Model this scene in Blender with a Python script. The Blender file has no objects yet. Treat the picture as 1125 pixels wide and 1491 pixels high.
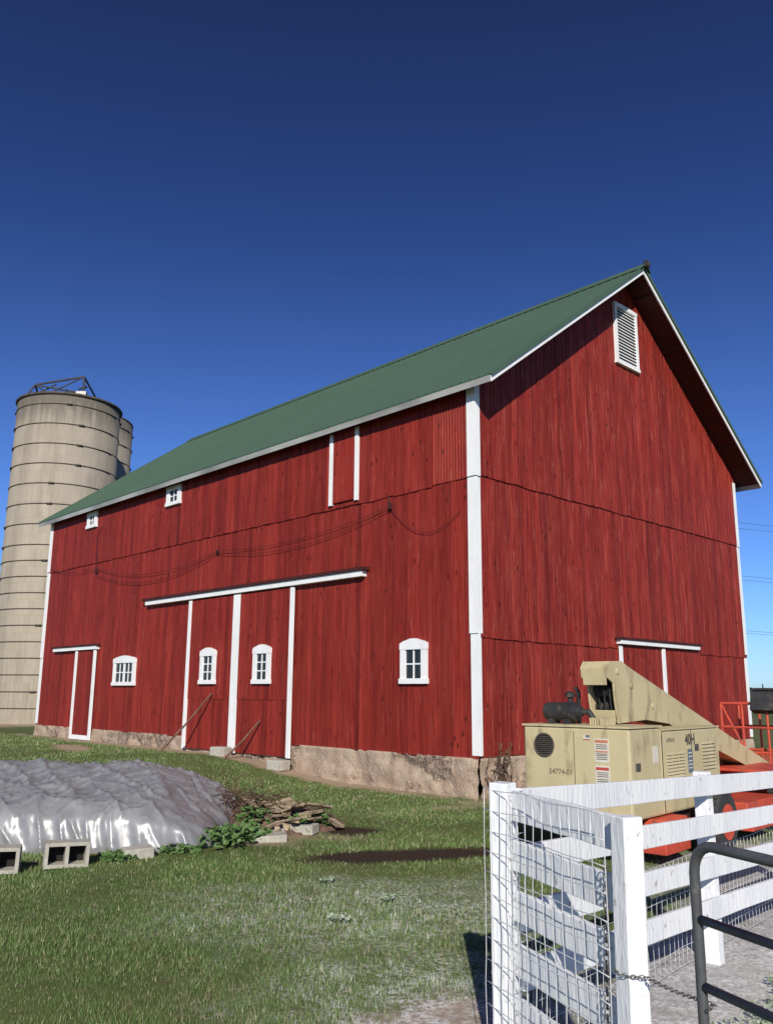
import bpy, bmesh, math, random
import numpy as np
from mathutils import Vector, Matrix, noise
random.seed(7); np.random.seed(7)
S=bpy.context.scene
def link(o): S.collection.objects.link(o); return o
V=Vector
# ------------------------------------------------------------------ materials
class N:
    def __init__(s,name):
        s.m=bpy.data.materials.new(name); s.m.use_nodes=True; s.t=s.m.node_tree; s.t.nodes.clear()
        s.out=s.n('ShaderNodeOutputMaterial'); s.b=s.n('ShaderNodeBsdfPrincipled'); s.l(s.b.outputs[0],s.out.inputs[0])
        s.tc=s.n('ShaderNodeTexCoord')
    def n(s,k,**a):
        x=s.t.nodes.new(k)
        for q,v in a.items(): setattr(x,q,v)
        return x
    def l(s,a,b): s.t.links.new(a,b)
    def noise(s,scale=5,detail=5,stretch=(1,1,1),rough=.55,src=None,kind=None):
        mp=s.n('ShaderNodeMapping'); mp.inputs['Scale'].default_value=stretch
        s.l(src or s.tc.outputs['Object'],mp.inputs[0])
        x=s.n('ShaderNodeTexNoise'); x.inputs['Scale'].default_value=scale; x.inputs['Detail'].default_value=detail; x.inputs['Roughness'].default_value=rough
        if kind: x.noise_type=kind
        s.l(mp.outputs[0],x.inputs['Vector']); return x.outputs['Fac']
    def rng(s,v,lo,hi,a=0,b=1):
        x=s.n('ShaderNodeMapRange'); x.inputs[1].default_value=lo; x.inputs[2].default_value=hi; x.inputs[3].default_value=a; x.inputs[4].default_value=b
        s.l(v,x.inputs[0]); return x.outputs[0]
    def math(s,op,a,b=None):
        x=s.n('ShaderNodeMath',operation=op)
        for i,v in enumerate((a,b)):
            if v is None: continue
            if isinstance(v,(int,float)): x.inputs[i].default_value=v
            else: s.l(v,x.inputs[i])
        return x.outputs[0]
    def mix(s,f,a,b,mode='MIX'):
        x=s.n('ShaderNodeMix',data_type='RGBA',blend_type=mode)
        if isinstance(f,(int,float)): x.inputs[0].default_value=f
        else: s.l(f,x.inputs[0])
        for i,v in ((6,a),(7,b)):
            if isinstance(v,tuple): x.inputs[i].default_value=(*v[:3],1)
            else: s.l(v,x.inputs[i])
        return x.outputs[2]
    def bump(s,h,strength=.3,dist=.02,prev=None):
        x=s.n('ShaderNodeBump'); x.inputs['Strength'].default_value=strength; x.inputs['Distance'].default_value=dist
        s.l(h,x.inputs['Height'])
        if prev is not None: s.l(prev,x.inputs['Normal'])
        return x.outputs[0]
    def fin(s,col,rough=.7,nrm=None,metal=0,spec=.4):
        if isinstance(col,tuple): s.b.inputs['Base Color'].default_value=(*col[:3],1)
        else: s.l(col,s.b.inputs['Base Color'])
        if isinstance(rough,(int,float)): s.b.inputs['Roughness'].default_value=rough
        else: s.l(rough,s.b.inputs['Roughness'])
        s.b.inputs['Metallic'].default_value=metal; s.b.inputs['Specular IOR Level'].default_value=spec
        if nrm is not None: s.l(nrm,s.b.inputs['Normal'])
        return s.m
def simple(name,c1,c2,scale=4,stretch=(1,1,1),lo=.35,hi=.65,rough=.6,metal=0,bump=.2,bs=60,c3=None,s3=9,lo3=.6,hi3=.7,bd=.01,spec=.4,st3=(1,1,1)):
    k=N(name); c=k.mix(k.rng(k.noise(scale,5,stretch),lo,hi),c1,c2)
    if c3: c=k.mix(k.rng(k.noise(s3,6,st3),lo3,hi3),c,c3)
    return k.fin(c,rough,k.bump(k.noise(bs,4,stretch),bump,bd),metal,spec)
def red_mat(name,gable):
    k=N(name)
    at=k.n('ShaderNodeAttribute',attribute_name='tone')
    vm=k.n('ShaderNodeVectorMath',operation='MULTIPLY_ADD'); k.l(at.outputs['Color'],vm.inputs[0]); vm.inputs[1].default_value=(23,17,131); k.l(k.tc.outputs['Object'],vm.inputs[2])
    P=vm.outputs[0]
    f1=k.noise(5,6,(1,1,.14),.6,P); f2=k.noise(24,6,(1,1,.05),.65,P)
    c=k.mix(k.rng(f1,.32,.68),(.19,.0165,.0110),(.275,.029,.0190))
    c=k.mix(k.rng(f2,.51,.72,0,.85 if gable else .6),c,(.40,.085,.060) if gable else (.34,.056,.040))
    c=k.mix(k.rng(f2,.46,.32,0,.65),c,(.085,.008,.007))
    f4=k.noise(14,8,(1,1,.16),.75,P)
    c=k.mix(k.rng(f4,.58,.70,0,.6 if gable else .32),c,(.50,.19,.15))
    vo=k.n('ShaderNodeTexVoronoi'); vo.inputs['Scale'].default_value=5.0; mp=k.n('ShaderNodeMapping'); mp.inputs['Scale'].default_value=(1,1,.5); k.l(P,mp.inputs[0]); k.l(mp.outputs[0],vo.inputs['Vector'])
    c=k.mix(k.rng(vo.outputs['Distance'],.16,.09,0,.85),c,(.055,.008,.007))
    c=k.mix(k.rng(k.noise(.8,4),.5,.75,0,.35),c,(.17,.014,.010))
    c=k.mix(1.0,c,at.outputs['Color'],'MULTIPLY')
    n1=k.bump(f2,.6,.012)
    return k.fin(c,.6,n1,0,.2)
MAT={}
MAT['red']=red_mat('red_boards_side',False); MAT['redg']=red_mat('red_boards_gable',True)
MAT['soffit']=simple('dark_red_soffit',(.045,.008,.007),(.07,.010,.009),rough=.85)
MAT['white']=simple('white_paint',(.80,.80,.79),(.70,.70,.68),scale=5,stretch=(1,1,.3),lo=.45,hi=.8,rough=.5,bump=.35,bs=40,c3=(.5,.46,.40),s3=12,lo3=.68,hi3=.78)
MAT['fence_white']=simple('white_fence_paint',(.82,.82,.82),(.68,.69,.71),scale=6,stretch=(1,1,.25),lo=.38,hi=.72,rough=.5,bump=.7,bs=35,c3=(.38,.36,.33),s3=16,lo3=.64,hi3=.73)
MAT['fascia']=simple('fascia_paint',(.36,.36,.33),(.20,.20,.185),scale=1.2,stretch=(1,.4,1),rough=.45,bump=.1,lo=.4,hi=.6)
MAT['green']=simple('green_metal_roof',(.064,.112,.072),(.070,.120,.079),scale=.5,rough=.5,bump=.04,bs=8,spec=.3)
k=N('window_glass'); MAT['glass']=k.fin((.012,.014,.016),.06,k.bump(k.noise(5,2),.15,.01),0,.6)
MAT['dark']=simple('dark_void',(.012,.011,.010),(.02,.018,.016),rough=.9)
MAT['black']=simple('black_metal',(.018,.018,.019),(.035,.034,.033),rough=.6,bump=.4,bs=25,c3=(.10,.075,.055),lo3=.55,hi3=.7)
MAT['wire_black']=simple('cable_rubber',(.03,.02,.02),(.05,.03,.03),rough=.7)
MAT['cable']=simple('painted_cable',(.045,.010,.010),(.07,.016,.016),rough=.7)
MAT['rust']=simple('rusty_hoop',(.10,.085,.07),(.06,.045,.035),scale=3,rough=.8)
MAT['bluesteel']=simple('weathered_dark_steel',(.035,.045,.07),(.07,.06,.06),scale=3,rough=.6)
MAT['gate']=simple('grey_gate_steel',(.075,.077,.080),(.11,.112,.115),scale=6,rough=.45,metal=.2,bump=.15,c3=(.18,.16,.14),s3=14,lo3=.58,hi3=.72)
MAT['zinc']=simple('galvanised_wire',(.60,.61,.62),(.75,.75,.75),rough=.45,metal=.3,bump=.05)
MAT['chain']=simple('chain_steel',(.22,.22,.22),(.12,.10,.08),scale=30,rough=.5,metal=.6,bump=.1)
MAT['cream']=simple('cream_paint',(.53,.45,.26),(.45,.375,.215),scale=1.7,lo=.35,hi=.7,rough=.5,bump=.08,bs=20,c3=(.22,.155,.095),s3=6,lo3=.56,hi3=.76,st3=(1,1,.35))
MAT['orange']=simple('faded_orange_paint',(.60,.085,.040),(.44,.055,.03),scale=3,rough=.55,bump=.08,c3=(.25,.08,.055),s3=6,lo3=.54,hi3=.72)
MAT['tyre']=simple('tyre_rubber',(.025,.025,.025),(.05,.047,.043),rough=.85,bump=.2)
MAT['label_white']=simple('label_white',(.64,.60,.52),(.56,.52,.43),rough=.5,bump=.02)
MAT['label_orange']=simple('label_orange',(.52,.22,.10),(.48,.18,.09),rough=.5,bump=.02)
MAT['label_blue']=simple('label_blue',(.10,.13,.18),(.14,.18,.23),rough=.5,bump=.02)
MAT['label_red']=simple('label_red',(.48,.06,.05),(.42,.06,.05),rough=.5,bump=.02)
MAT['ink']=simple('dark_lettering',(.07,.06,.05),(.11,.09,.07),rough=.6,bump=.02)
MAT['inkfade']=simple('faded_lettering',(.16,.14,.10),(.22,.19,.13),rough=.6,bump=.02)
MAT['block']=simple('concrete_block',(.46,.43,.36),(.34,.32,.27),scale=9,rough=.95,bump=.7,bs=80)
MAT['wood']=simple('pale_weathered_wood',(.46,.36,.23),(.20,.15,.10),scale=7,stretch=(.3,1,1),rough=.85,bump=.5,bs=50,c3=(.10,.065,.045),s3=5,lo3=.55,hi3=.65)
MAT['stickwood']=simple('old_stick_wood',(.13,.06,.04),(.20,.12,.08),rough=.85)
MAT['vine']=simple('dry_brown_vine',(.07,.04,.025),(.13,.08,.05),rough=.9)
MAT['leaf']=simple('weed_leaf',(.060,.125,.032),(.11,.18,.055),scale=20,rough=.55,bump=.3)
MAT['leafw']=simple('dusted_weed_leaf',(.10,.17,.06),(.38,.41,.33),scale=24,rough=.6,bump=.3)
MAT['trees']=simple('far_tree_leaves',(.02,.035,.015),(.045,.06,.025),scale=.3,rough=.9)
MAT['soil']=simple('dry_soil',(.22,.13,.09),(.10,.06,.045),scale=9,rough=.95,bump=.9,bs=40,bd=.03)
def stone_mat():
    k=N('plastered_stone')
    v=k.n('ShaderNodeTexVoronoi',feature='DISTANCE_TO_EDGE'); v.inputs['Scale'].default_value=3.6
    mp=k.n('ShaderNodeMapping'); mp.inputs['Scale'].default_value=(1,1,1.7); k.l(k.tc.outputs['Object'],mp.inputs[0])
    nz=k.n('ShaderNodeTexNoise'); nz.inputs['Scale'].default_value=3; k.l(mp.outputs[0],nz.inputs[0])
    vm=k.n('ShaderNodeVectorMath',operation='ADD'); k.l(mp.outputs[0],vm.inputs[0]); k.l(nz.outputs['Color'],vm.inputs[1]); k.l(vm.outputs[0],v.inputs['Vector'])
    cr=k.rng(v.outputs['Distance'],.0,.05)
    a=k.mix(k.rng(k.noise(2.2,6),.35,.65),(.45,.35,.26),(.35,.25,.185))
    a=k.mix(k.rng(k.noise(12,6),.55,.75),a,(.50,.41,.32))
    a=k.mix(k.rng(k.noise(6,8,(1,1,2),.7),.60,.68,0,.6),a,(.18,.13,.10))
    b=k.mix(cr,(.11,.08,.06),k.mix(k.rng(k.noise(5,4),.35,.65),(.36,.27,.21),(.26,.19,.15)))
    msk=k.rng(k.noise(.9,4),.55,.62)
    c=k.mix(msk,a,b)
    c=k.mix(k.rng(k.noise(3.1,5),.60,.75,0,.4),c,(.34,.16,.12))
    h=k.math('ADD',k.math('MULTIPLY',cr,msk),k.math('MULTIPLY',k.noise(22,6),.7))
    return k.fin(c,.95,k.bump(h,.9,.05),0,.2)
MAT['stone']=stone_mat()
def silo_mat():
    k=N('silo_concrete')
    br=k.n('ShaderNodeTexBrick'); br.inputs['Scale'].default_value=1.0; br.inputs['Brick Width'].default_value=.26; br.inputs['Row Height'].default_value=.76
    br.inputs['Mortar Size'].default_value=.006; br.inputs['Color1'].default_value=(.345,.30,.235,1); br.inputs['Color2'].default_value=(.315,.275,.212,1); br.inputs['Mortar'].default_value=(.26,.225,.175,1)
    k.l(k.tc.outputs['UV'],br.inputs['Vector'])
    uv=k.tc.outputs['UV']
    c=k.mix(k.rng(k.noise(1.0,7,(1.2,.10,1),.65,uv),.48,.72,0,.7),br.outputs['Color'],(.19,.16,.125))
    c=k.mix(k.rng(k.noise(1.5,5,(1,.5,1),.6,uv),.5,.75,0,.5),c,(.41,.36,.29))
    c=k.mix(k.rng(k.noise(3.5,6,(1.5,.06,1),.6,uv),.60,.72,0,.5),c,(.12,.10,.085))
    sp=k.n('ShaderNodeSeparateXYZ'); k.l(uv,sp.inputs[0])
    top=k.rng(k.math('ADD',sp.outputs[1],k.math('MULTIPLY',k.noise(2.5,6,(2.5,.25,1),.6,uv),2.6)),15.6,16.9,0,.75)
    c=k.mix(top,c,(.09,.08,.065))
    return k.fin(c,.9,k.bump(k.noise(30,4),.3,.02),0,.2)
MAT['silo']=silo_mat()
def tarp_mat():
    k=N('silver_tarp')
    c=k.mix(k.rng(k.noise(3,5),.35,.65),(.19,.19,.195),(.26,.26,.265))
    c=k.mix(k.rng(k.noise(5,7,(1,1,1),.7),.56,.72,0,.5),c,(.13,.12,.115))
    r=k.noise(2.2,5,(1.6,.6,1),.55,kind='RIDGED_MULTIFRACTAL'); r2=k.noise(8,4,(1.3,.7,1),.5,kind='RIDGED_MULTIFRACTAL')
    return k.fin(c,k.rng(k.noise(6,3),.3,.7,.28,.42),k.bump(r2,.8,.012,k.bump(r,.9,.035)),.0,.7)
MAT['tarp']=tarp_mat()
# ------------------------------------------------------------------ ground patches  (cx,cy,rx,ry,ang)
K=V((1.6587,15.5723,0)); bang=math.radians(43.84)
A_=V((-.69265,.72127,0)); B_=V((.72127,.69265,0))
def ss(t): t=np.clip(t,0,1); return t*t*(3-2*t)
def gh(x,y):
    rx=x-K.x; ry=y-K.y; ub=rx*B_.x+ry*B_.y; ua=rx*A_.x+ry*A_.y
    return .34*ss((ua-3.0)/5.0)*ss((ub+8)/7.0)
fc=K+A_*9.5-B_*.25; fg=K+B_*5.5-A_*.3
PATCH=dict(dirt=[(.42,4.95,.60,.78,0)],
  gravel=[(2.85,6.35,2.6,1.1,math.radians(49)),(5.0,9.0,3.0,2.0,math.radians(49))],
  mulch=[(.35,10.35,1.35,.42,math.radians(18)),(-.5,12.0,.5,.3,0)],
  sand=[(-17,40,7,4.5,0),(-8.4,23.6,1.5,.45,math.radians(120)),(fc.x,fc.y,10.2,.38,math.radians(90)+bang),(fg.x,fg.y,6.5,.5,bang),(-2.0,11.9,1.3,1.1,0)],
  spray=[(-.1,7.75,1.6,1.1,0),(.5,5.6,1.2,1.1,0),(2.6,6.0,2.4,1.0,math.radians(49))])
def pmask(name,x,y,soft=.5):
    r=np.zeros_like(x)
    for (cx,cy,rx,ry,an) in PATCH[name]:
        dx=x-cx; dy=y-cy; u=(dx*math.cos(an)+dy*math.sin(an))/rx; v=(-dx*math.sin(an)+dy*math.cos(an))/ry
        r=np.maximum(r,np.clip((1.25-np.sqrt(u*u+v*v))/soft,0,1))
    return r
def ground_mat():
    k=N('lawn_soil')
    wob=k.math('MULTIPLY',k.math('SUBTRACT',k.noise(1.7,6),.5),1.6)
    def ell(name,soft=.25):
        r=None
        for (cx,cy,rx,ry,an) in PATCH[name]:
            mp=k.n('ShaderNodeMapping',vector_type='TEXTURE'); mp.inputs['Location'].default_value=(cx,cy,0); mp.inputs['Rotation'].default_value=(0,0,an); mp.inputs['Scale'].default_value=(rx,ry,1)
            k.l(k.tc.outputs['Object'],mp.inputs[0])
            ln=k.n('ShaderNodeVectorMath',operation='LENGTH'); k.l(mp.outputs[0],ln.inputs[0])
            f=k.rng(k.math('ADD',ln.outputs['Value'],wob),1+soft,1-soft)
            r=f if r is None else k.math('MAXIMUM',r,f)
        return r
    c=k.mix(k.rng(k.noise(.7,5),.35,.65),(.070,.105,.026),(.110,.135,.042))
    c=k.mix(k.rng(k.noise(9,5),.5,.75),c,(.16,.145,.07))
    c=k.mix(k.rng(k.noise(.02,4),.4,.6,0,.6),c,(.13,.13,.05))
    fine=k.noise(45,6,rough=.7)
    c=k.mix(ell('sand'),c,k.mix(k.rng(fine,.3,.7),(.28,.20,.13),(.44,.35,.24)))
    c=k.mix(ell('dirt'),c,k.mix(k.rng(fine,.3,.7),(.28,.21,.15),(.48,.40,.32)))
    c=k.mix(ell('gravel'),c,k.mix(k.rng(fine,.35,.65),(.26,.24,.22),(.62,.59,.55)))
    c=k.mix(ell('mulch'),c,k.mix(k.rng(fine,.3,.7),(.02,.013,.009),(.07,.045,.03)))
    sp=k.math('MULTIPLY',ell('spray',.5),k.rng(k.noise(26,6,rough=.75),.46,.57,0,.85))
    sp=k.math('MULTIPLY',sp,k.rng(k.noise(3,4),.38,.58,.3,1))
    c=k.mix(sp,c,(.78,.77,.75))
    return k.fin(c,.95,k.bump(fine,.5,.015,k.bump(k.noise(6,5),.5,.04)),0,.15)
MAT['ground']=ground_mat()
k=N('grass_blades'); at=k.n('ShaderNodeAttribute',attribute_name='tone'); MAT['grass']=k.fin(at.outputs['Color'],.55,None,0,.3)
# ------------------------------------------------------------------ mesh builder
class MB:
    def __init__(s): s.v=[]; s.f=[]; s.mi=[]; s.tone=[]; s.cur=0; s.t=1.0
    def add(s,vs,fs,flat=True):
        o=len(s.v); s.v+= [tuple(v) for v in vs]; s.f+=[tuple(o+i for i in f) for f in fs]; s.mi+=[s.cur]*len(fs); s.tone+=[s.t]*len(fs)
    def box(s,c,d,rot=None):
        hx,hy,hz=d[0]/2,d[1]/2,d[2]/2
        vs=[V((x,y,z)) for x in(-hx,hx) for y in(-hy,hy) for z in(-hz,hz)]
        if rot is not None: vs=[rot@v for v in vs]
        s.add([V(c)+v for v in vs],[(0,1,3,2),(4,6,7,5),(0,4,5,1),(2,3,7,6),(0,2,6,4),(1,5,7,3)])
    def bb(s,x0,x1,y0,y1,z0,z1): s.box(((x0+x1)/2,(y0+y1)/2,(z0+z1)/2),(abs(x1-x0),abs(y1-y0),abs(z1-z0)))
    def hexa(s,p): s.add(p,[(0,1,2,3),(7,6,5,4),(0,4,5,1),(1,5,6,2),(2,6,7,3),(3,7,4,0)])
    def prism(s,poly,fn,o0,o1):
        n=len(poly); vs=[fn(a,b,o0) for a,b in poly]+[fn(a,b,o1) for a,b in poly]
        s.add(vs,[tuple(range(n)),tuple(range(2*n-1,n-1,-1))]+[(i,(i+1)%n,n+(i+1)%n,n+i) for i in range(n)])
    def tube(s,pts,r,n=8,cap=True,closed=False):
        pts=[V(p) for p in pts]; m=len(pts); rs=r if isinstance(r,(list,tuple)) else [r]*m
        up=None; rings=[]
        for i,p in enumerate(pts):
            if closed: d=pts[(i+1)%m]-pts[i-1]
            else: d=pts[min(i+1,m-1)]-pts[max(i-1,0)]
            d.normalize()
            if up is None: up=V((0,0,1)) if abs(d.z)<.9 else V((1,0,0))
            x=d.cross(up)
            if x.length<1e-4: x=d.cross(V((0.3,1,0.2)))
            x.normalize(); up=x.cross(d).normalized()
            rings.append([p+(x*math.cos(q)+up*math.sin(q))*rs[i] for q in [2*math.pi*j/n for j in range(n)]])
        vs=[v for rr in rings for v in rr]; fs=[]
        for i in range(m if closed else m-1):
            for j in range(n):
                a=i*n; b=((i+1)%m)*n; fs.append((a+j,a+(j+1)%n,b+(j+1)%n,b+j))
        if cap and not closed: fs+=[tuple(range(n-1,-1,-1)),tuple((m-1)*n+j for j in range(n))]
        s.add(vs,fs)
    def obj(s,name,mats,parent=None,smooth=False,bevel=0,tone=False,recalc=True):
        me=bpy.data.meshes.new(name); me.from_pydata(s.v,[],s.f); 
        if not isinstance(mats,(list,tuple)): mats=[mats]
        for m in mats: me.materials.append(MAT[m])
        me.polygons.foreach_set('material_index',s.mi)
        if tone:
            at=me.color_attributes.new('tone','FLOAT_COLOR','CORNER'); arr=[]
            for p in me.polygons:
                t=s.tone[p.index]; arr+=[t,t,t,1]*p.loop_total
            at.data.foreach_set('color',arr)
        if recalc:
            bm=bmesh.new(); bm.from_mesh(me); bmesh.ops.recalc_face_normals(bm,faces=bm.faces); bm.to_mesh(me); bm.free()
        if smooth: me.polygons.foreach_set('use_smooth',[True]*len(me.polygons))
        me.update(); o=link(bpy.data.objects.new(name,me))
        if parent is not None: o.parent=parent
        if bevel:
            b=o.modifiers.new('bevel','BEVEL'); b.width=bevel; b.segments=2; b.limit_method='ANGLE'
        return o
def empty(name,loc,rz,label,cat,group=None):
    e=link(bpy.data.objects.new(name,None)); e.location=loc; e.rotation_euler=(0,0,rz); e.empty_display_size=.3
    e['label']=label; e['category']=cat
    if group: e['group']=group
    return e
def tag(o,label,cat,group=None):
    o['label']=label; o['category']=cat
    if group: o['group']=group
    return o
# ------------------------------------------------------------------ world, sun, camera
ELEV=28
sun_dir=V((-.03,-1,math.tan(math.radians(ELEV)))).normalized()
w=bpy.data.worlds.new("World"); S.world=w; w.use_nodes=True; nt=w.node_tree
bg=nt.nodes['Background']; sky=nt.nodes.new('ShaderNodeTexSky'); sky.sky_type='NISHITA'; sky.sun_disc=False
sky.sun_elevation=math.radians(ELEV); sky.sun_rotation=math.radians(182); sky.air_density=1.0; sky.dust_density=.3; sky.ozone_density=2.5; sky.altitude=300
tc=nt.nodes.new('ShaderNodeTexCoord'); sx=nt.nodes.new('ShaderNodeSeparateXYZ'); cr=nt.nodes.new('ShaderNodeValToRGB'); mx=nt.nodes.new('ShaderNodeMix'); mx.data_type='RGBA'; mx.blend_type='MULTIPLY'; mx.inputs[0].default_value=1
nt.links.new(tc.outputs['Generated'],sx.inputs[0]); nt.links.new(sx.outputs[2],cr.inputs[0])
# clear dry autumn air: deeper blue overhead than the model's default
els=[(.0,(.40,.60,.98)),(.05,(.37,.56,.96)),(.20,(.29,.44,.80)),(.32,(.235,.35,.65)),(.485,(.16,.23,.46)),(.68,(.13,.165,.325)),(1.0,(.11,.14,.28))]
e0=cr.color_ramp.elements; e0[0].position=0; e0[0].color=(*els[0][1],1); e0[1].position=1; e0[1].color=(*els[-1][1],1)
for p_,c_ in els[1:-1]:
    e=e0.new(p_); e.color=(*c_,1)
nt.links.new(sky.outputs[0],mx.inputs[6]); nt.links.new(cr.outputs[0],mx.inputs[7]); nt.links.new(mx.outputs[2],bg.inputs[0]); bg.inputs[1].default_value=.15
sl=bpy.data.lights.new('sun','SUN'); sl.energy=5.0; sl.angle=math.radians(.5); sl.color=(1,.95,.86)
so=link(bpy.data.objects.new('sun',sl)); so.rotation_euler=sun_dir.to_track_quat('Z','Y').to_euler(); so.location=(0,-20,30)
cd=bpy.data.cameras.new('camera'); cam=link(bpy.data.objects.new('camera',cd)); S.camera=cam
cd.sensor_fit='VERTICAL'; cd.sensor_height=24; cd.sensor_width=24*1125/1491; cd.lens=24*1240/1491; cd.clip_end=6000; cd.clip_start=.05
cam.location=(0,0,1.8)
cam.rotation_euler=(Matrix.Rotation(math.pi/2+math.atan(263/1240.),3,'X')@Matrix.Rotation(math.radians(.4),3,'Z')).to_euler()
S.view_settings.view_transform='Standard'; S.view_settings.look='None'; S.view_settings.exposure=0
# ------------------------------------------------------------------ ground
m=MB()
def sp(i,n,R): t=2*i/n-1; return R*math.copysign(abs(t)**5,t)+t*30
n=130
for j in range(n+1):
    for i in range(n+1):
        x=sp(i,n,2500); y=sp(j,n,2500)+10
        z=0.03*noise.noise(V((x*.6,y*.6,0)))*(1 if abs(x)<40 and abs(y)<60 else 0)
        m.v.append((x,y,z-.012+float(gh(x,y))))
for j in range(n):
    for i in range(n): a=j*(n+1)+i; m.f.append((a,a+1,a+n+2,a+n+1)); m.mi.append(0); m.tone.append(1)
g=m.obj('ground','ground',smooth=True,recalc=False); g['kind']='structure'
# ------------------------------------------------------------------ barn
W=11.15; L=19.3; HR=11.93; OE=.3; OG=.7; OB=.5; ZE=7.62; TAN=(HR-ZE)/(W/2+OE)
barn=empty('barn',K,bang,'large red board barn with green metal gable roof and stone foundation','barn')
fL=lambda s,z,o:(-o,s,z)
fG=lambda s,z,o:(s,-o,z)
fR=lambda s,z,o:(W+o,s,z)
fB=lambda s,z,o:(s,L+o,z)
def mbox(m,fn,s0,s1,z0,z1,o0,o1,z1b=None,z0b=None):
    if z1b is None: z1b=z1
    if z0b is None: z0b=z0
    m.hexa([fn(s0,z0,o0),fn(s1,z0b,o0),fn(s1,z1b,o0),fn(s0,z1,o0),fn(s0,z0,o1),fn(s1,z0b,o1),fn(s1,z1b,o1),fn(s0,z1,o1)])
def roofz(x): return ZE+TAN*(min(x,W-x)+OE)-.09
def boards(m,fn,s0,s1,z0,top,o,bw=(.11,.21),rag=.02,th=.022,wig=.03):
    s=s0
    while s<s1-1e-3:
        wd=random.uniform(*bw); e=min(s+wd,s1)
        if s1-e<.05: e=s1
        g0=random.uniform(.003,.008); t=th+random.uniform(0,.011); zb=z0-random.uniform(0,rag)-wig*abs(noise.noise(V((s*.9,z0,2))))
        m.t=random.uniform(.80,1.15)*(random.choice([.80,1.15]) if random.random()<.08 else 1)
        a,b=s+g0,e-g0
        if callable(top):
            if a<W/2<b:
                mid=W/2; mbox(m,fn,a,mid,zb,top(a),o,o+t,top(mid)); mbox(m,fn,mid,b,zb,top(mid),o,o+t,top(b))
            else: mbox(m,fn,a,b,zb,top(a),o,o+t,top(b))
        else: mbox(m,fn,a,b,zb,top,o,o+t)
        s=e
m=MB()
m.t=.12
prof=[(0.02,.5),(W-.02,.5),(W-.02,roofz(W)-.02),(W/2,roofz(W/2)-.02),(0.02,roofz(0)-.02)]
m.prism(prof,lambda a,b,o:(a,o,b),.02,L-.02)
m.obj('inner_wall','redg',barn,tone=True)
for fn,len_,nm,mt in ((fL,L,'side_wall','red'),(fR,L,'side_wall','red')):
    m=MB()
    if fn is fL:
        boards(m,fn,0,L,.68,5.84,0); boards(m,fn,1.05,L,5.78,roofz(0)-.01,.03)
        s=.02; m.t=.98
        while s<1.04:  # ribbed sheet patch below the eave
            m.prism([(s,.035),(s+.018,.062),(s+.038,.062),(s+.056,.035)],lambda a,b,o:(-b,a,o),5.80,roofz(0)-.01); m.t=random.uniform(.9,1.05); s+=.074
        m.t=.85; mbox(m,fn,0,1.05,5.80,roofz(0)-.01,.0,.036)
    else: boards(m,fn,0,L,.68,roofz(0)-.01,0)
    m.obj(nm,mt,barn,tone=True)
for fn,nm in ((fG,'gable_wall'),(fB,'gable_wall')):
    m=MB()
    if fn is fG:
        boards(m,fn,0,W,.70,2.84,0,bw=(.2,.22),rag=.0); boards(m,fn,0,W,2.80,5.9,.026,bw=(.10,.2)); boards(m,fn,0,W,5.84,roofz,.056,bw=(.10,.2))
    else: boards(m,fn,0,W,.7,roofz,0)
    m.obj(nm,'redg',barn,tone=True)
def found(m,fn,ln,h,res=.07):
    nu=int(ln/res); nv=12; o=len(m.v)
    for j in range(nv+1):
        for i in range(nu+1):
            s=ln*i/nu; z=-.15+(h+.15)*j/nv
            d=.035+.06*noise.noise(V((s*1.8,z*3,ln)))+.045*noise.noise(V((s*6,z*8,2)))
            m.v.append(fn(s,z,d))
    for j in range(nv):
        for i in range(nu): a=o+j*(nu+1)+i; m.f.append((a,a+1,a+nu+2,a+nu+1)); m.mi.append(0); m.tone.append(1)
    oo=len(m.v)
    for i in range(nu+1): m.v.append(fn(ln*i/nu,h,-.2))
    for i in range(nu): a=o+nv*(nu+1)+i; m.f.append((a,a+1,oo+i+1,oo+i)); m.mi.append(0); m.tone.append(1)
m=MB()
for fn,ln in ((fL,L),(fG,W),(fR,L),(fB,W)): found(m,fn,ln,.675)
m.obj('foundation','stone',barn,smooth=True)
m=MB(); y0,y1=-OG,L+OB
HW=W/2+OE
def pf(side):
    return (lambda a,b,o:((-OE+a) if side==0 else (W+OE-a),o,ZE+TAN*a+b))
for side in (0,1):
    f=pf(side)
    m.hexa([f(-.03,-.025,y0-.02),f(HW,-.025,y0-.02),f(HW,0,y0-.02),f(-.03,0,y0-.02),f(-.03,-.025,y1),f(HW,-.025,y1),f(HW,0,y1),f(-.03,0,y1)])
    yy=y0+.02; 
    while yy<y1-.03:
        m.hexa([f(-.035,.001,yy),f(HW-.02,.001,yy),f(HW-.02,.013,yy+.012),f(-.035,.013,yy+.012),f(-.035,.001,yy+.05),f(HW-.02,.001,yy+.05),f(HW-.02,.013,yy+.038),f(-.035,.013,yy+.038)])
        yy+=.229
    for yb in (y0-.035,y1): m.hexa([f(-.03,-.07,yb),f(HW,-.07,yb),f(HW,.03,yb),f(-.03,.03,yb),f(-.03,-.07,yb+.014),f(HW,-.07,yb+.014),f(HW,.03,yb+.014),f(-.03,.03,yb+.014)])
cap=[(W/2-.22,HR-.22*TAN+.03),(W/2,HR+.05),(W/2+.22,HR-.22*TAN+.03),(W/2+.22,HR-.22*TAN+.045),(W/2,HR+.075),(W/2-.22,HR-.22*TAN+.045)]
m.prism(cap,lambda a,b,o:(a,o,b),y0-.08,y1+.05)
m.cur=1
m.box((W/2,y0-.10,HR+.03),(.16,.10,.14))
roof=m.obj('roof',['green','black'],barn)
m=MB()
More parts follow.
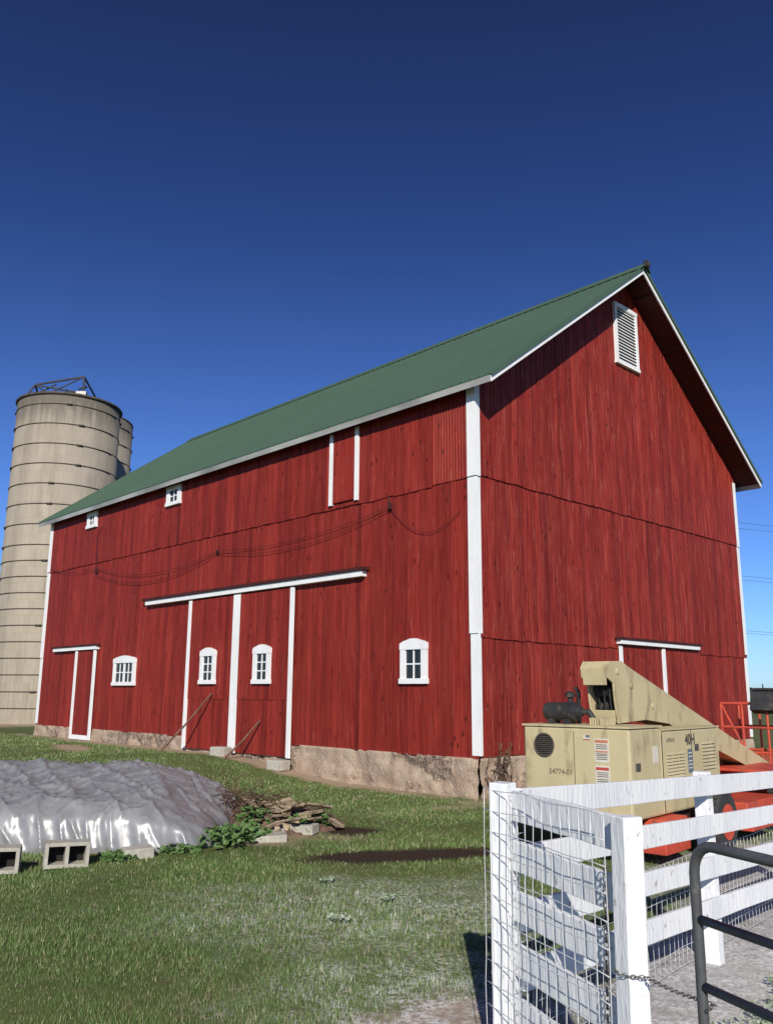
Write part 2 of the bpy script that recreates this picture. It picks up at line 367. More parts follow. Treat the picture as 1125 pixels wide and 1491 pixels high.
for side in (0,1):
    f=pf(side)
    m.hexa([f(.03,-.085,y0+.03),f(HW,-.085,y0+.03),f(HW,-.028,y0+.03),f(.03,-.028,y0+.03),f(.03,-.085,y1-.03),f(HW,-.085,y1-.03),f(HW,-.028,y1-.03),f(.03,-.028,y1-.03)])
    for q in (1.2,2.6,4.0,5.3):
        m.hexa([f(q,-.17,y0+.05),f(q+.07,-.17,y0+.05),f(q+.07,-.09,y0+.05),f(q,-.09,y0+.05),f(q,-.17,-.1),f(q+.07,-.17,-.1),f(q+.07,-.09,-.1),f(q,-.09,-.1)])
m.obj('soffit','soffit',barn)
for side in (0,1):
    f=pf(side)
    m=MB(); m.hexa([f(-.005,-.18,y0),f(HW+.0,-.18,y0),f(HW,-.072,y0),f(-.005,-.072,y0),f(-.005,-.18,y0+.026),f(HW,-.18,y0+.026),f(HW,-.072,y0+.026),f(-.005,-.072,y0+.026)])
    m.obj('rake_board','white',barn)
    m=MB(); m.hexa([f(-.02,-.17,y0+.028),f(.005,-.17,y0+.028),f(.005,-.03,y0+.028),f(-.02,-.03,y0+.028),f(-.02,-.17,y1),f(.005,-.17,y1),f(.005,-.03,y1),f(-.02,-.03,y1)])
    m.obj('fascia_board','fascia',barn)
def strip(fn,s0,s1,z0,z1,o0,o1,mat='white',name='corner_board',par=None,ds=0):
    m=MB()
    m.hexa([fn(s0,z0,o0),fn(s1,z0,o0),fn(s1+ds,z1,o0),fn(s0+ds,z1,o0),fn(s0,z0,o1),fn(s1,z0,o1),fn(s1+ds,z1,o1),fn(s0+ds,z1,o1)])
    return m.obj(name,mat,par or barn)
def cornerL(fn,a,b,sgn):
    m=MB()
    for (z0,z1,o,ds) in ((.72,2.86,.036,0),(2.864,5.80,.058,.012),(5.804,7.62,.085,-.006)):
        mbox(m,fn,a+ds,b+ds,z0,z1,0.0,o)
    return m.obj('corner_board','white',barn)
cornerL(fL,-.083,.125,1); cornerL(fG,.003,.075,1)
cornerL(fG,W-.14,W+.03,1); cornerL(fL,L-.16,L+.03,1)
cornerL(fR,.003,.16,1)
def window(fn,s0,s1,z0,z1,cols,rows,o=.03,st=.14,pk=.09,mid=False):
    m=MB(); t=.055; zs=z1-pk; hd=.12; sl=.10; c=(s0+s1)/2
    mbox(m,fn,s0,s0+st,z0+sl,zs-hd,o-.02,o+t); mbox(m,fn,s1-st,s1,z0+sl,zs-hd,o-.02,o+t)
    mbox(m,fn,s0-.02,s1+.02,z0,z0+sl,o-.02,o+t+.02)
    if pk>0: m.prism([(s0-.01,zs-hd),(s1+.01,zs-hd),(s1+.01,zs),(s1-.12*(s1-s0),zs+pk*.45),(c+.1*(s1-s0),z1),(c-.1*(s1-s0),z1),(s0+.12*(s1-s0),zs+pk*.45),(s0-.01,zs)],fn,o-.02,o+t+.008)
    else: mbox(m,fn,s0-.01,s1+.01,zs-hd,zs,o-.02,o+t+.008)
    a,b,lo,hi=s0+st,s1-st,z0+sl,zs-hd
    for i in range(1,cols):
        x=a+(b-a)*i/cols; ww=.05 if (mid and i==cols//2) else .014; mbox(m,fn,x-ww,x+ww,lo,hi,o+.01,o+.035)
    for j in range(1,rows):
        z=lo+(hi-lo)*j/rows; mbox(m,fn,a,b,z-.013,z+.013,o+.012,o+.033)
    wo=m.obj('window','white',barn)
    m=MB(); mbox(m,fn,a-.01,b+.01,lo-.01,hi+.01,o+.002,o+.016); m.obj('glass','glass',wo)
    return wo
def door(fn,s0,s1,z0,z1,o,split=None,mt='red'):
    m=MB(); 
    if split: boards(m,fn,s0,s1,z0,split,o,rag=0,wig=0); boards(m,fn,s0,s1,split,z1,o+.012,rag=0,wig=0)
    else: boards(m,fn,s0,s1,z0,z1,o,rag=0,wig=0)
    m.t=.7; mbox(m,fn,s0+.01,s1-.01,z0+.01,z1-.01,o-.04,o)
    return m.obj('door',mt,barn,tone=True)
d1=door(fL,7.56,9.70,.40,4.12,.075,1.62); d2=door(fL,5.32,7.50,.40,4.12,.075,1.62)
def dstrip(fn,s0,s1,z0,z1,o0,o1,par,ds=0): return strip(fn,s0,s1,z0,z1,o0,o1,'white','trim_board',par,ds)
dstrip(fL,9.62,9.75,.38,4.13,.09,.135,d1); dstrip(fL,7.545,7.67,.38,4.13,.09,.135,d1)
dstrip(fL,7.39,7.515,.38,4.13,.09,.135,d2); dstrip(fL,5.28,5.40,.38,4.13,.09,.135,d2)
m=MB(); mbox(m,fL,2.95,12.05,4.17,4.29,.03,.17); m.obj('door_track','white',barn)
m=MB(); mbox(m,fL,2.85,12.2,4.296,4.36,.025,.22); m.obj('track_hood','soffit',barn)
d3=door(fL,15.1,16.45,.36,3.02,.06)
dstrip(fL,15.04,15.18,.34,3.02,.075,.115,d3); dstrip(fL,16.32,16.46,.34,3.02,.075,.115,d3); dstrip(fL,15.185,16.315,.34,.47,.075,.11,d3)
m=MB(); mbox(m,fL,14.98,18.1,3.04,3.15,.03,.15); m.obj('door_track','white',barn)
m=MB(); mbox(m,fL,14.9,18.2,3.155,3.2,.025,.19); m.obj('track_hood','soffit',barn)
window(fL,8.33,9.02,1.98,2.88,2,3,o=.115); window(fL,6.05,6.72,1.98,2.88,2,3,o=.115)
window(fL,1.20,1.90,1.97,2.83,2,2); window(fL,12.59,13.89,1.95,2.80,4,2,mid=True)
window(fL,10.58,11.34,6.92,7.48,2,2,o=.055,pk=0,st=.17); window(fL,15.73,16.41,6.95,7.47,2,2,o=.055,pk=0,st=.17)
h=door(fL,3.30,4.02,5.88,7.5,.075)
dstrip(fL,4.03,4.14,5.84,7.48,.06,.115,h); dstrip(fL,3.19,3.29,5.84,7.48,.06,.115,h)
d4=door(fG,4.78,6.62,.62,2.84,.05,mt='redg'); dstrip(fG,4.68,4.78,.6,2.84,.06,.10,d4); dstrip(fG,6.5,6.62,.6,2.84,.08,.115,d4)
d5=door(fG,6.66,8.4,.62,2.84,.05,mt='redg')
m=MB(); mbox(m,fG,4.62,8.25,2.875,2.965,.04,.17); m.obj('door_track','white',barn)
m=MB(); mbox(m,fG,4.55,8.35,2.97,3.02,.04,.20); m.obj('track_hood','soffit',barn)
m=MB(); s0,s1,z0,z1=5.10,6.12,9.50,11.06; o=.085
mbox(m,fG,s0,s0+.085,z0+.08,z1-.09,o-.01,o+.07); mbox(m,fG,s1-.085,s1,z0+.08,z1-.09,o-.01,o+.07); mbox(m,fG,s0-.02,s1+.02,z0,z0+.08,o-.01,o+.08)
m.prism([(s0-.01,z1-.09),(s1+.01,z1-.09),(s1+.01,z1),((s0+s1)/2,z1+.018),(s0-.01,z1)],fG,o-.01,o+.078)
ns=17; pit=(z1-z0-.19)/ns
for i in range(ns):
    z=z0+.09+pit*i
    m.hexa([fG(s0+.085,z,o+.06),fG(s1-.085,z,o+.06),fG(s1-.085,z+.012,o+.066),fG(s0+.085,z+.012,o+.066),fG(s0+.085,z+.048,o+.015),fG(s1-.085,z+.048,o+.015),fG(s1-.085,z+.062,o+.025),fG(s0+.085,z+.062,o+.025)])
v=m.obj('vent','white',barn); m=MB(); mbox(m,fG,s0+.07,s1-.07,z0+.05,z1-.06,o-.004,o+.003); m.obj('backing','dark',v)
def sag(p,q,d,n=24): return [V(p).lerp(V(q),i/n)-V((0,0,4*d*(i/n)*(1-i/n))) for i in range(n+1)]
m=MB()
m.tube(sag(fL(2.2,5.55,.09),fL(8.6,5.35,.1),.22),.006,5); m.tube(sag(fL(2.2,5.5,.09),fL(8.6,5.3,.1),.34),.006,5)
m.tube(sag(fL(8.6,5.35,.1),fL(15.5,5.6,.12),.40),.007,5); m.tube(sag(fL(8.6,5.3,.1),fL(15.5,5.4,.12),.5),.007,5)
m.tube(sag(fL(15.5,5.6,.12),fL(19.0,5.9,.1),.15),.007,5)
m.tube(sag(fL(2.2,5.55,.09),fL(.3,5.2,.07),.5),.006,5)
m.tube([fL(15.5,5.6,.1),fL(15.6,6.6,.1),fL(15.3,6.9,.08)],.009,5); m.tube([fL(2.2,5.6,.1),fL(2.25,5.75,.09)],.014,6)
m.box(fL(2.2,5.55,.09),(.05,.08,.12)); m.box(fL(8.6,5.33,.08),(.07,.05,.09)); m.box(fL(15.5,5.5,.08),(.08,.08,.12))
m.obj('cable','cable',barn)
for (s_,o_) in ((7.5,.42),(5.35,.35)):
    m=MB(); m.box((0,0,.11),(.3,.45,.22)); ob=m.obj('footing_stone','block',None,bevel=.03)
    p=K+A_*s_-B_*o_; ob.location=(p.x,p.y,float(gh(p.x,p.y))-.02); ob.rotation_euler=(0,0,bang+.2); tag(ob,'rough concrete footing stone below the sliding barn doors','stone','footing stones below the sliding doors')
for (st,zt,sb,ob_) in ((8.4,1.75,9.45,.9),(6.35,1.15,7.0,.65)):
    m=MB(); p=K+A_*sb-B_*ob_; p.z=float(gh(p.x,p.y)); q=K+A_*st-B_*.17; q.z=zt; mid=p.lerp(q,.5)+V((.02,0,-.02)); m.tube([V((0,0,0)),mid-p,q-p],[.03,.026,.022],7)
    x=m.obj('wooden_prop','stickwood'); x.location=p; tag(x,'dark wooden pole propped against the sliding barn door','pole','poles leaning on the barn doors')
# ------------------------------------------------------------------ silos
def silo(x,y,R,H,label,frame):
    e=empty('silo',(x,y,0),0,label,'silo','concrete silos behind the barn')
    n=72; vs=[];fs=[]
    for j,z in enumerate((-.2,H)):
        for i in range(n+1): q=2*math.pi*i/n; vs.append((R*math.cos(q),R*math.sin(q),z))
    for i in range(n): fs.append((i,i+1,n+2+i,n+1+i))
    for z in (H,H-1.5):
        for i in range(n+1): q=2*math.pi*i/n; vs.append(((R-.13)*math.cos(q),(R-.13)*math.sin(q),z))
    b2=2*(n+1);b3=3*(n+1)
    for i in range(n): fs.append((n+1+i,n+2+i,b2+i+1,b2+i)); fs.append((b2+i,b2+i+1,b3+i+1,b3+i))
    me=bpy.data.meshes.new('silo_wall'); me.from_pydata(vs,[],fs); me.materials.append(MAT['silo'])
    uv=me.uv_layers.new(name='UVMap')
    for p in me.polygons:
        for li in p.loop_indices:
            vi=me.loops[li].vertex_index; i=vi%(n+1); uv.data[li].uv=(2*math.pi*R*i/n,vs[vi][2]+(16-H)*1.0)
    me.polygons.foreach_set('use_smooth',[len(set(p.vertices)&set(range(0,2*(n+1))))==4 for p in me.polygons])
    o=link(bpy.data.objects.new('silo_wall',me)); o.parent=e
    m=MB(); m.tube([((R+.015)*math.cos(q),(R+.015)*math.sin(q),0) for q in [2*math.pi*i/64 for i in range(64)]],.024,6,closed=True)
    for q0 in (math.radians(-70),math.radians(-160),math.radians(20)): m.box(((R+.04)*math.cos(q0),(R+.04)*math.sin(q0),0),(.07,.26,.07),Matrix.Rotation(q0,3,'Z'))
    hoop=m.obj('hoop','rust',e,smooth=True); z=H-.55; first=True
    while z>.4:
        if first: hoop.location=(0,0,z); first=False
        else: c=hoop.copy(); link(c); c.parent=e; c.location=(0,0,z); c.rotation_euler=(random.uniform(-.004,.004),0,random.choice([0,.25,-.2]))
        z-=.98 if z>H*.55 else .74
    if not frame:
        m=MB(); m.tube([(R*.98*math.cos(q),R*.98*math.sin(q),H+.02) for q in [2*math.pi*i/48 for i in range(48)]],.08,6,closed=True); m.obj('rim','rust',e,smooth=True)
    return e
s1=silo(-16.1,41.3,2.46,15.8,'tan concrete stave silo with rusty hoops and broken roof frame',True)
s2=silo(-17.35,47.2,2.55,16.9,'darker concrete silo standing close behind the other silo',False)
m=MB(); H=15.8
m.tube([(2.49*math.cos(q),2.49*math.sin(q),H-.02) for q in [2*math.pi*i/64 for i in range(64)]],.07,6,closed=True); m.obj('rim','rust',s1,smooth=True)
m=MB()
def T(*p,r=.055): m.tube(p,r,6)
P=[V((-2.0,-1.1,H)),V((-1.5,-.9,H+.95)),V((.95,-1.0,H+1.35)),V((1.3,-1.8,H+.1)),V((1.35,1.0,H+.2)),V((-1.8,1.1,H+.1)),V((-.2,-2.3,H)),V((.1,.2,H+1.0))]
T(P[0],P[1]);T(P[1],P[2]);T(P[2],P[3]);T(P[2],P[4]);T(P[1],P[5]);T(P[0],P[3],r=.04);T(P[1],P[6],r=.04);T(P[6],P[2],r=.04);T(P[0],V((-.4,-1,H+.95)),r=.04);T(P[1],V((.9,-1.6,H+.3)),r=.04)
T(P[5],P[7]);T(P[7],P[4]);T(P[7],P[1],r=.04);T(P[5],P[4],r=.04);T(V((.75,-1.0,H+.7)),V((1.2,-1.2,H+.75)))
m.obj('roof_frame','bluesteel',s1)
m=MB(); m.box((1.2,-1.8,H+.15),(.5,.3,.22)); m.box((.8,-1.9,H+.08),(.3,.2,.12)); m.obj('vent_box','label_white',s1,bevel=.02)
# ------------------------------------------------------------------ utility poles and lines
for (x,y) in ((20.5,60),(62,72)):
    e=empty('utility_pole',(x,y,0),.3,'wooden utility pole carrying overhead wires beyond the barn','pole','utility poles carrying wires')
    m=MB(); m.tube([(0,0,-.2),(0,0,14.8)],[.17,.11],10); m.obj('shaft','stickwood',e)
    for z in (14.2,10.3,6.4): m=MB(); m.box((0,.12,z),(.1,2.0,.1)); m.obj('crossarm','stickwood',e)
for z in (14.25,10.35,6.45):
    for d in (-.8,.8):
        m=MB(); m.tube([p for p in sag((0,0,0),(41.5,12,0),.5,20)],.011,4); o=m.obj('overhead_wire','wire_black'); o.location=(20.5-.25*d,60+d,z); tag(o,'thin dark overhead wire strung between utility poles','wire','overhead wires between poles')
m=MB()
for i in range(900):
    az=random.uniform(.28,.75); d=random.uniform(300,380); x=d*math.sin(az); y=d*math.cos(az); z=random.uniform(.5,5)*(.6+.5*noise.noise(V((az*30,0,0))))
    r=random.uniform(1.5,3.5); a=random.uniform(0,6.3)
    pts=[(x+r*math.cos(a+q)*random.uniform(.6,1.2),y+r*math.sin(a+q)*random.uniform(.6,1.2),z+random.uniform(-1,1)) for q in (0,1.2,2.5,3.8,5)]
    m.add(pts,[(0,1,2),(0,2,3),(0,3,4)])
    m.add([(x-r,y,max(z-1.5,0)),(x+r,y,max(z-1.5,0)),(x+r*.4,y,z+1),(x-r*.5,y,z+.6)],[(0,1,2,3)])
o=m.obj('distant_tree_line','trees',recalc=False); o['kind']='stuff'
# ------------------------------------------------------------------ fence
A0=V((.595,4.5,0)); B0=V((.952,3.58,0)); C0=V((2.31,6.45,0)); D0=C0+(C0-A0)*.95
fence=empty('fence',A0,0,'white painted board fence with square posts and wire mesh','fence')
def rel(p): return V(p)-A0
def post(p,h,wd=.125,ang=.4):
    m=MB(); nz=14; 
    for j in range(nz+1):
        z=-.2+(h+.2)*j/nz; w2=wd/2*(1+.02*noise.noise(V((p[0],z*3,1)))); dx=.003*noise.noise(V((z*2,p[1],0)))
        m.v+=[(-w2+dx,-w2,z),(w2+dx,-w2,z),(w2+dx,w2,z),(-w2+dx,w2,z)]
        if j:
            b=4*(j-1)
            for q in range(4): m.f.append((b+q,b+(q+1)%4,b+4+(q+1)%4,b+4+q)); m.mi.append(0); m.tone.append(1)
    m.f+= [(3,2,1,0),tuple(4*nz+q for q in range(4))]; m.mi+=[0,0]; m.tone+=[1,1]
    o=m.obj('post','fence_white',fence,bevel=.006); o.location=rel(p); o.rotation_euler=(random.uniform(-.01,.01),random.uniform(-.012,.012),ang)
angAB=math.atan2(B0.y-A0.y,B0.x-A0.x); angAC=math.atan2(C0.y-A0.y,C0.x-A0.x)
post(A0,1.36,.102,angAC); post(B0,1.325,.092,angAB); post(C0,1.255,.10,angAC); post(D0,1.18,.10,angAC)
def rail(p,q,z0,z1,off,h=.135,t=.032):
    d=(q-p).normalized(); nrm=V((-d.y,d.x,0)); p=rel(p)+nrm*off; q=rel(q)+nrm*off
    m=MB(); nn=12; ph=random.random()*9
    for i in range(nn+1):
        P_=p.lerp(q,i/nn); z=z0+(z1-z0)*i/nn+.006*noise.noise(V((i*.35,ph,0))); hh=h*(1+.05*noise.noise(V((i*.5,ph,3))))
        for n_,dz in ((-t/2,-hh),(t/2,-hh),(t/2,0),(-t/2,0)): m.v.append(tuple(V((P_.x,P_.y,z+dz))+nrm*(n_+.004*noise.noise(V((i*.4,ph,6))))))
        if i:
            b=4*(i-1)
            for k_ in range(4): m.f.append((b+k_,b+(k_+1)%4,b+4+(k_+1)%4,b+4+k_)); m.mi.append(0); m.tone.append(1)
    m.f+=[(3,2,1,0),tuple(4*nn+k_ for k_ in range(4))]; m.mi+=[0,0]; m.tone+=[1,1]
    m.obj('rail','fence_white',fence,bevel=.004)
dAC=(C0-A0).normalized(); dAB=(B0-A0).normalized()
tot=(D0-A0).length/(C0-A0).length
for za,zc in ((1.335,1.235),(1.065,.965),(.80,.69),(.535,.42)): rail(A0+dAC*.04,D0,za,za+(zc-za)*tot,-.070)
for z in (1.325,1.09,.86,.62,.38): rail(A0+dAB*.055,B0-dAB*.05,z,z-.01,.03,h=.14)
def wires(p,q,z0,z1,sx,sz,off,r=.0021):
    m=MB(); d=(q-p); ln=d.length; d.normalize(); nrm=V((-d.y,d.x,0)); n=int(ln/sx)
    def pt(s,z): return rel(p)+d*s+nrm*(off+.016*noise.noise(V((s*2,z*2,5))))+V((0,0,z+.014*noise.noise(V((s*4,z*3,1)))))+d*.014*noise.noise(V((s*5,z*4,7)))
    for i in range(n+1): s=ln*i/n; m.tube([pt(s,z0+(z1-z0)*k/10) for k in range(11)],r,5)
    nz=int((z1-z0)/sz)
    for j in range(nz+1): z=z0+(z1-z0)*j/nz; m.tube([pt(ln*k/14,z) for k in range(15)],r,5)
    m.obj('wire_mesh','zinc',fence,smooth=True)
wires(A0-dAB*.08,B0-dAB*.04,.03,1.33,.078,.10,-.066,.0024)
wires(A0-dAC*.07,A0+dAC*.05,.03,1.33,.055,.10,-.095,.0024)
wires(A0+dAC*.1,D0,.03,.70,.075,.10,.055,.0018)
# gate
gs=A0+dAB*1.385; gd=dAB
gate=empty('gate',gs,0,'grey tubular steel farm gate hinged beside a white post','gate')
Lg=2.3
def gp(s,z): return gd*s+V((0,0,z))
m=MB(); R=.10; zt,zb=1.285,.16
loop=[]
def arc(cs,cz,a0,a1): 
    for i in range(7): a=a0+(a1-a0)*i/6; loop.append(gp(cs+R*math.cos(a),cz+R*math.sin(a)))
arc(R,zt-R,math.pi,math.pi/2); arc(Lg-R,zt-R,math.pi/2,0); arc(Lg-R,zb+R,0,-math.pi/2); arc(R,zb+R,-math.pi/2,-math.pi)
m.tube(loop,.0185,12,closed=True); m.obj('frame','gate',gate,smooth=True)
for z in (1.035,.82,.60,.38): m=MB(); m.tube([gp(.02,z),gp(Lg-.02,z)],.0155,12); m.obj('bar','gate',gate,smooth=True)
for s_ in (.8,1.55): m=MB(); m.tube([gp(s_,zb),gp(s_,zt)],.014,10); m.obj('brace','gate',gate,smooth=True)
def chain(pts,label,lk=.032,r=.0035):
    m=MB(); pts=[V(p) for p in pts]
    segs=[(pts[i],pts[i+1]) for i in range(len(pts)-1)]; pos=[]; acc=0
    for a,b in segs:
        l=(b-a).length; 
        while acc<l: pos.append((a.lerp(b,acc/l),(b-a).normalized())); acc+=lk*.72
        acc-=l
    for i,(p,d) in enumerate(pos):
        side=d.cross(V((0,0,1)) if abs(d.z)<.9 else V((1,0,0))).normalized(); up=side.cross(d).normalized()
        s_=(side if i%2 else up)*1.0
        m.tube([p+d*(lk*.5*math.cos(q))+s_*(lk*.30*math.sin(q)) for q in [2*math.pi*j/10 for j in range(10)]],r,5,closed=True)
    o0=pts[0].copy(); m.v=[tuple(V(v)-o0) for v in m.v]
    o=m.obj('chain','chain',smooth=True); o.location=o0; tag(o,label,'chain')
c0=B0+V((-.06,.0,.76)); c1=B0+V((-.01,-.066,.755)); c2=gs+V((.0,.0,.765))
chain([c0,B0+V((-.055,-.04,.755)),c1]+[p for p in sag(c1+V((.05,-.005,0)),c2+V((0,.03,0)),.006,10)]+[c2+V((.03,-.02,.0)),c2+V((0,-.045,-.01))],'steel chain looped from white post to gate',.022,.0019)
h0=B0+V((-.06,.075,1.12)); chain(sag(h0,h0+V((-.02,.02,-.78)),.0,6),'steel chain hanging down beside a white fence post',.034,.003)
# ------------------------------------------------------------------ tarp mound
m=MB(); nu,nv=420,210
cs=[(10.28,-.03),(10.31,.20),(10.37,.38),(10.58,.50),(11.1,.58),(11.7,.68),(12.4,.77),(12.9,.68),(13.2,.38),(13.3,-.03)]
def csp(t):
    f=t*(len(cs)-1); i=min(int(f),len(cs)-2); u=f-i
    p=[V((*cs[max(0,min(len(cs)-1,i+kk))],0)) for kk in(-1,0,1,2)]
    return .5*((2*p[1])+(-p[0]+p[2])*u+(2*p[0]-5*p[1]+4*p[2]-p[3])*u*u+(-p[0]+3*p[1]-3*p[2]+p[3])*u**3)
X0,X1=-8.6,-1.98
for i in range(nu+1):
    u=2*i/nu-1; xx=(X0+X1)/2+(X1-X0)/2*math.copysign(1-(1-abs(u))**1.15,u)
    e=max(0,1-abs(2*(xx-(X0+X1)/2)/(X1-X0))**9)**.5
    ey=.6+.4*e
    slope=1-.32*float(ss((xx+3.3)/1.4))
    for j in range(nv+1):
        c=csp(j/nv); yc=11.8; y=yc+(c.x-yc)*ey; z=max(c.y,-.03)*e*(slope if c.y>0 else 1)
        top=max(0,min(1,(z-.12)/.35))
        z*=1+.12*noise.noise(V((xx*.9,y*.8,3)))+.05*noise.noise(V((xx*2.5,y*2,3)))
        r1=1-abs(noise.noise(V((xx*1.5+y*1.3,y*.4-xx*.2,1))))*2.6; r2=1-abs(noise.noise(V((xx*3.4-y*2.2,y*.9+xx*.5,9))))*2.6; r3=1-abs(noise.noise(V((xx*7-y*2.0,y*2.2+xx*.9,4))))*2.6; r4=1-abs(noise.noise(V((xx*4+y*5.0,y*2.5-xx*2.5,14))))*2.6
        z+=top*(.045*max(0,r1)**5+.030*max(0,r2)**5+.016*max(0,r3)**4+.016*max(0,r4)**4)
        front=max(0,1-j/nv*2.6)
        g1=1-abs(noise.noise(V((xx*3.6+z*1.6,z*.5,2))))*2; g2=noise.noise(V((xx*10+z*3,z*1.1,8)))
        y+= -front*min(1,(z+.1)/.15)*(.085*max(0,g1)**3+.028*g2)*(1.2-min(1,z*1.4))
        gath=float(ss((xx+2.9)/.9))
        x2=xx+.07*noise.noise(V((y*5,z*3,4)))*(1-e+.1)+gath*.05*noise.noise(V((y*6,z*1.2,14)))
        m.v.append((x2+4.5,y-11.9,z+gath*top*.05*(noise.noise(V((y*7,xx*1.2,5))))))
for i in range(nu):
    for j in range(nv): a=i*(nv+1)+j; m.f.append((a,a+nv+1,a+nv+2,a+1)); m.mi.append(0); m.tone.append(1)
t=m.obj('tarp_covered_pile','tarp',smooth=True); t.location=(-4.5,11.9,0); tag(t,'long low pile wrapped in wrinkled silver tarp on the lawn','pile')
def hollow(loc,rz,lab='grey hollow concrete block with two holes on the grass',tilt=0):
    m=MB(); l,h,d=.44,.25,.22; w_=.036
    for x0,x1,z0,z1 in ((-l/2,l/2,-h/2,-h/2+w_),(-l/2,l/2,h/2-w_,h/2),(-l/2,-l/2+w_,-h/2+w_,h/2-w_),(l/2-w_,l/2,-h/2+w_,h/2-w_),(-w_/2,w_/2,-h/2+w_,h/2-w_)): m.bb(x0,x1,-d/2,d/2,z0,z1)
    m.cur=1; m.bb(-l/2+.03,l/2-.03,d/2-.02,d/2-.005,-h/2+.03,h/2-.03)
    o=m.obj('concrete_block',['block','dark'],bevel=0); o.location=loc; o.rotation_euler=(tilt,0.02,rz); tag(o,lab,'block','concrete blocks around the tarp'); return o
hollow((-3.34,9.52,.12),.42); hollow((-3.92,9.18,.12),.3); hollow((-4.7,9.7,.10),-.1)
for (x,y,sx,sy,sz,rz) in ((-2.72,10.0,.32,.2,.12,.5),(-1.42,11.15,.42,.25,.09,.2),(-1.05,11.75,.35,.2,.12,-.4),(-1.55,11.55,.3,.22,.08,.9)):
    m=MB(); m.box((0,0,0),(sx,sy,sz)); o=m.obj('concrete_slab','block',bevel=.012); o.location=(x,y,sz/2-.01); o.rotation_euler=(.05,-.04,rz); tag(o,'broken flat concrete slab lying near the tarp','slab','broken slabs beside the pile')
for i in range(34):
    m=MB(); l=random.uniform(.18,.58); wv=random.uniform(.05,.14)
    m.hexa([(-l/2,-wv/2,-.013),(l/2+random.uniform(-.06,.02),-wv/2,-.013),(l/2,wv/2,-.013),(-l/2+random.uniform(0,.08),wv/2,-.013),(-l/2,-wv/2,.013),(l/2+random.uniform(-.06,.02),-wv/2,.013),(l/2,wv/2,.013),(-l/2+random.uniform(0,.08),wv/2,.013)])
    o=m.obj('scrap_board','wood'); 
    gx,gy=random.gauss(0,.27),random.gauss(0,.24)
    o.location=(-1.35+gx,12.1+gy,.10+.022*(i%12)); o.rotation_euler=(random.uniform(-.4,.4),random.uniform(-.4,.4),random.uniform(-1.5,1.5)); tag(o,'weathered scrap board on a rubble heap beside the barn lawn','board','scrap boards on the heap')
for i in range(26):
    m=MB(); s_=random.uniform(.05,.12); m.box((0,0,0),(s_*1.5,s_,s_*.8)); o=m.obj('broken_brick','block' if i%3 else 'wood',bevel=.012)
    o.location=(random.uniform(-2.1,-.8),random.uniform(11.5,12.3),.04+.05*random.random()); o.rotation_euler=(random.uniform(-.4,.4),random.uniform(-.4,.4),random.uniform(0,3)); tag(o,'broken lump of masonry in the rubble beside the tarp','rubble','rubble lumps by the heap')
m=MB()
n=40
for j in range(n+1):
    for i in range(n+1):
        x=-1.5+3*i/n; y=-1.2+2.4*j/n; r=(x/1.25)**2+(y/1.05)**2; z=.30*max(0,1-r)**.8*(1+.5*noise.noise(V((x*3,y*3,7))))+.05*noise.noise(V((x*11,y*11,7)))*(r<1)-.03
        m.v.append((x,y,z))
for j in range(n):
    for i in range(n): a=j*(n+1)+i; m.f.append((a,a+1,a+n+2,a+n+1)); m.mi.append(0); m.tone.append(1)
o=m.obj('soil_heap','soil',smooth=True); o.location=(-1.75,12.5,0); tag(o,'low heap of dry soil and rubble beside the tarp','heap')
m=MB()
for i in range(190):
    p=V((random.gauss(0,.34),random.gauss(0,.22),random.uniform(.05,.34))); pts=[p.copy()]; d=V((random.uniform(-1,1),random.uniform(-1,1),random.uniform(-.3,.5))).normalized()
    for k_ in range(6): d=(d+V((random.uniform(-.6,.6),random.uniform(-.6,.6),random.uniform(-.6,.3)))).normalized(); p=p+d*.07; p.z=max(p.z,.02); pts.append(p.copy())
    m.tube(pts,.006,4)
o=m.obj('dry_vine_tangle','vine'); o.location=(-1.85,12.25,.12); tag(o,'tangle of dry brown vines on the soil heap','plant')
def weed(loc,r,h,n_,ls,mat,label,group,cat='plant'):
    m=MB()
    for i in range(n_):
        a=random.uniform(0,6.28); q=r*math.sqrt(random.random()); hh=h*random.uniform(.3,1)*(1-.5*(q/r)**2); c=V((q*math.cos(a),q*math.sin(a),hh)); l=ls*random.uniform(.6,1.3)
        nrm=V((random.gauss(0,.5),random.gauss(-.35,.5),1)).normalized(); x=nrm.cross(V((random.random(),random.random(),.1))).normalized(); y=nrm.cross(x)
        k_=7; ring=[c+x*l*math.cos(2*math.pi*j/k_)*random.uniform(.75,1.1)+y*l*.85*math.sin(2*math.pi*j/k_)+nrm*l*.18*math.cos(4*math.pi*j/k_) for j in range(k_)]
        m.add([c-nrm*l*.15]+ring,[(0,1+j,1+(j+1)%k_) for j in range(k_)])
        if i%3==0: m.tube([V((q*math.cos(a)*.6,q*math.sin(a)*.6,0)),c],.004,4,cap=False)
    o=m.obj('weed_plant',mat,recalc=False); o.location=loc; tag(o,label,cat,group); return o
for (x,y,r,h_,dn) in ((-1.9,10.75,.36,.26,170),(-1.65,11.2,.26,.2,150),(-2.35,10.4,.24,.12,110),(-1.15,11.9,.2,.24,150),(-1.7,11.8,.26,.36,190),(-2.9,9.9,.2,.09,110),(-4.05,9.4,.2,.12,150),(-.9,12.1,.18,.30,130)):
    weed((x,y,.0),r,h_,int(dn*r/.3),.040,'leaf','leafy green weeds growing beside the tarp pile','weeds by the tarp pile')
for (x,y,r) in ((2.05,5.0,.28),(2.4,5.3,.33),(2.1,4.65,.3),(2.75,5.8,.33),(-.35,7.4,.09),(-.55,8.8,.08),(.05,8.1,.07)):
    weed((x,y,.0),r,.07,int(130*r/.3),.018,'leafw','low weeds dusted with white paint overspray','paint dusted weeds')
m=MB()
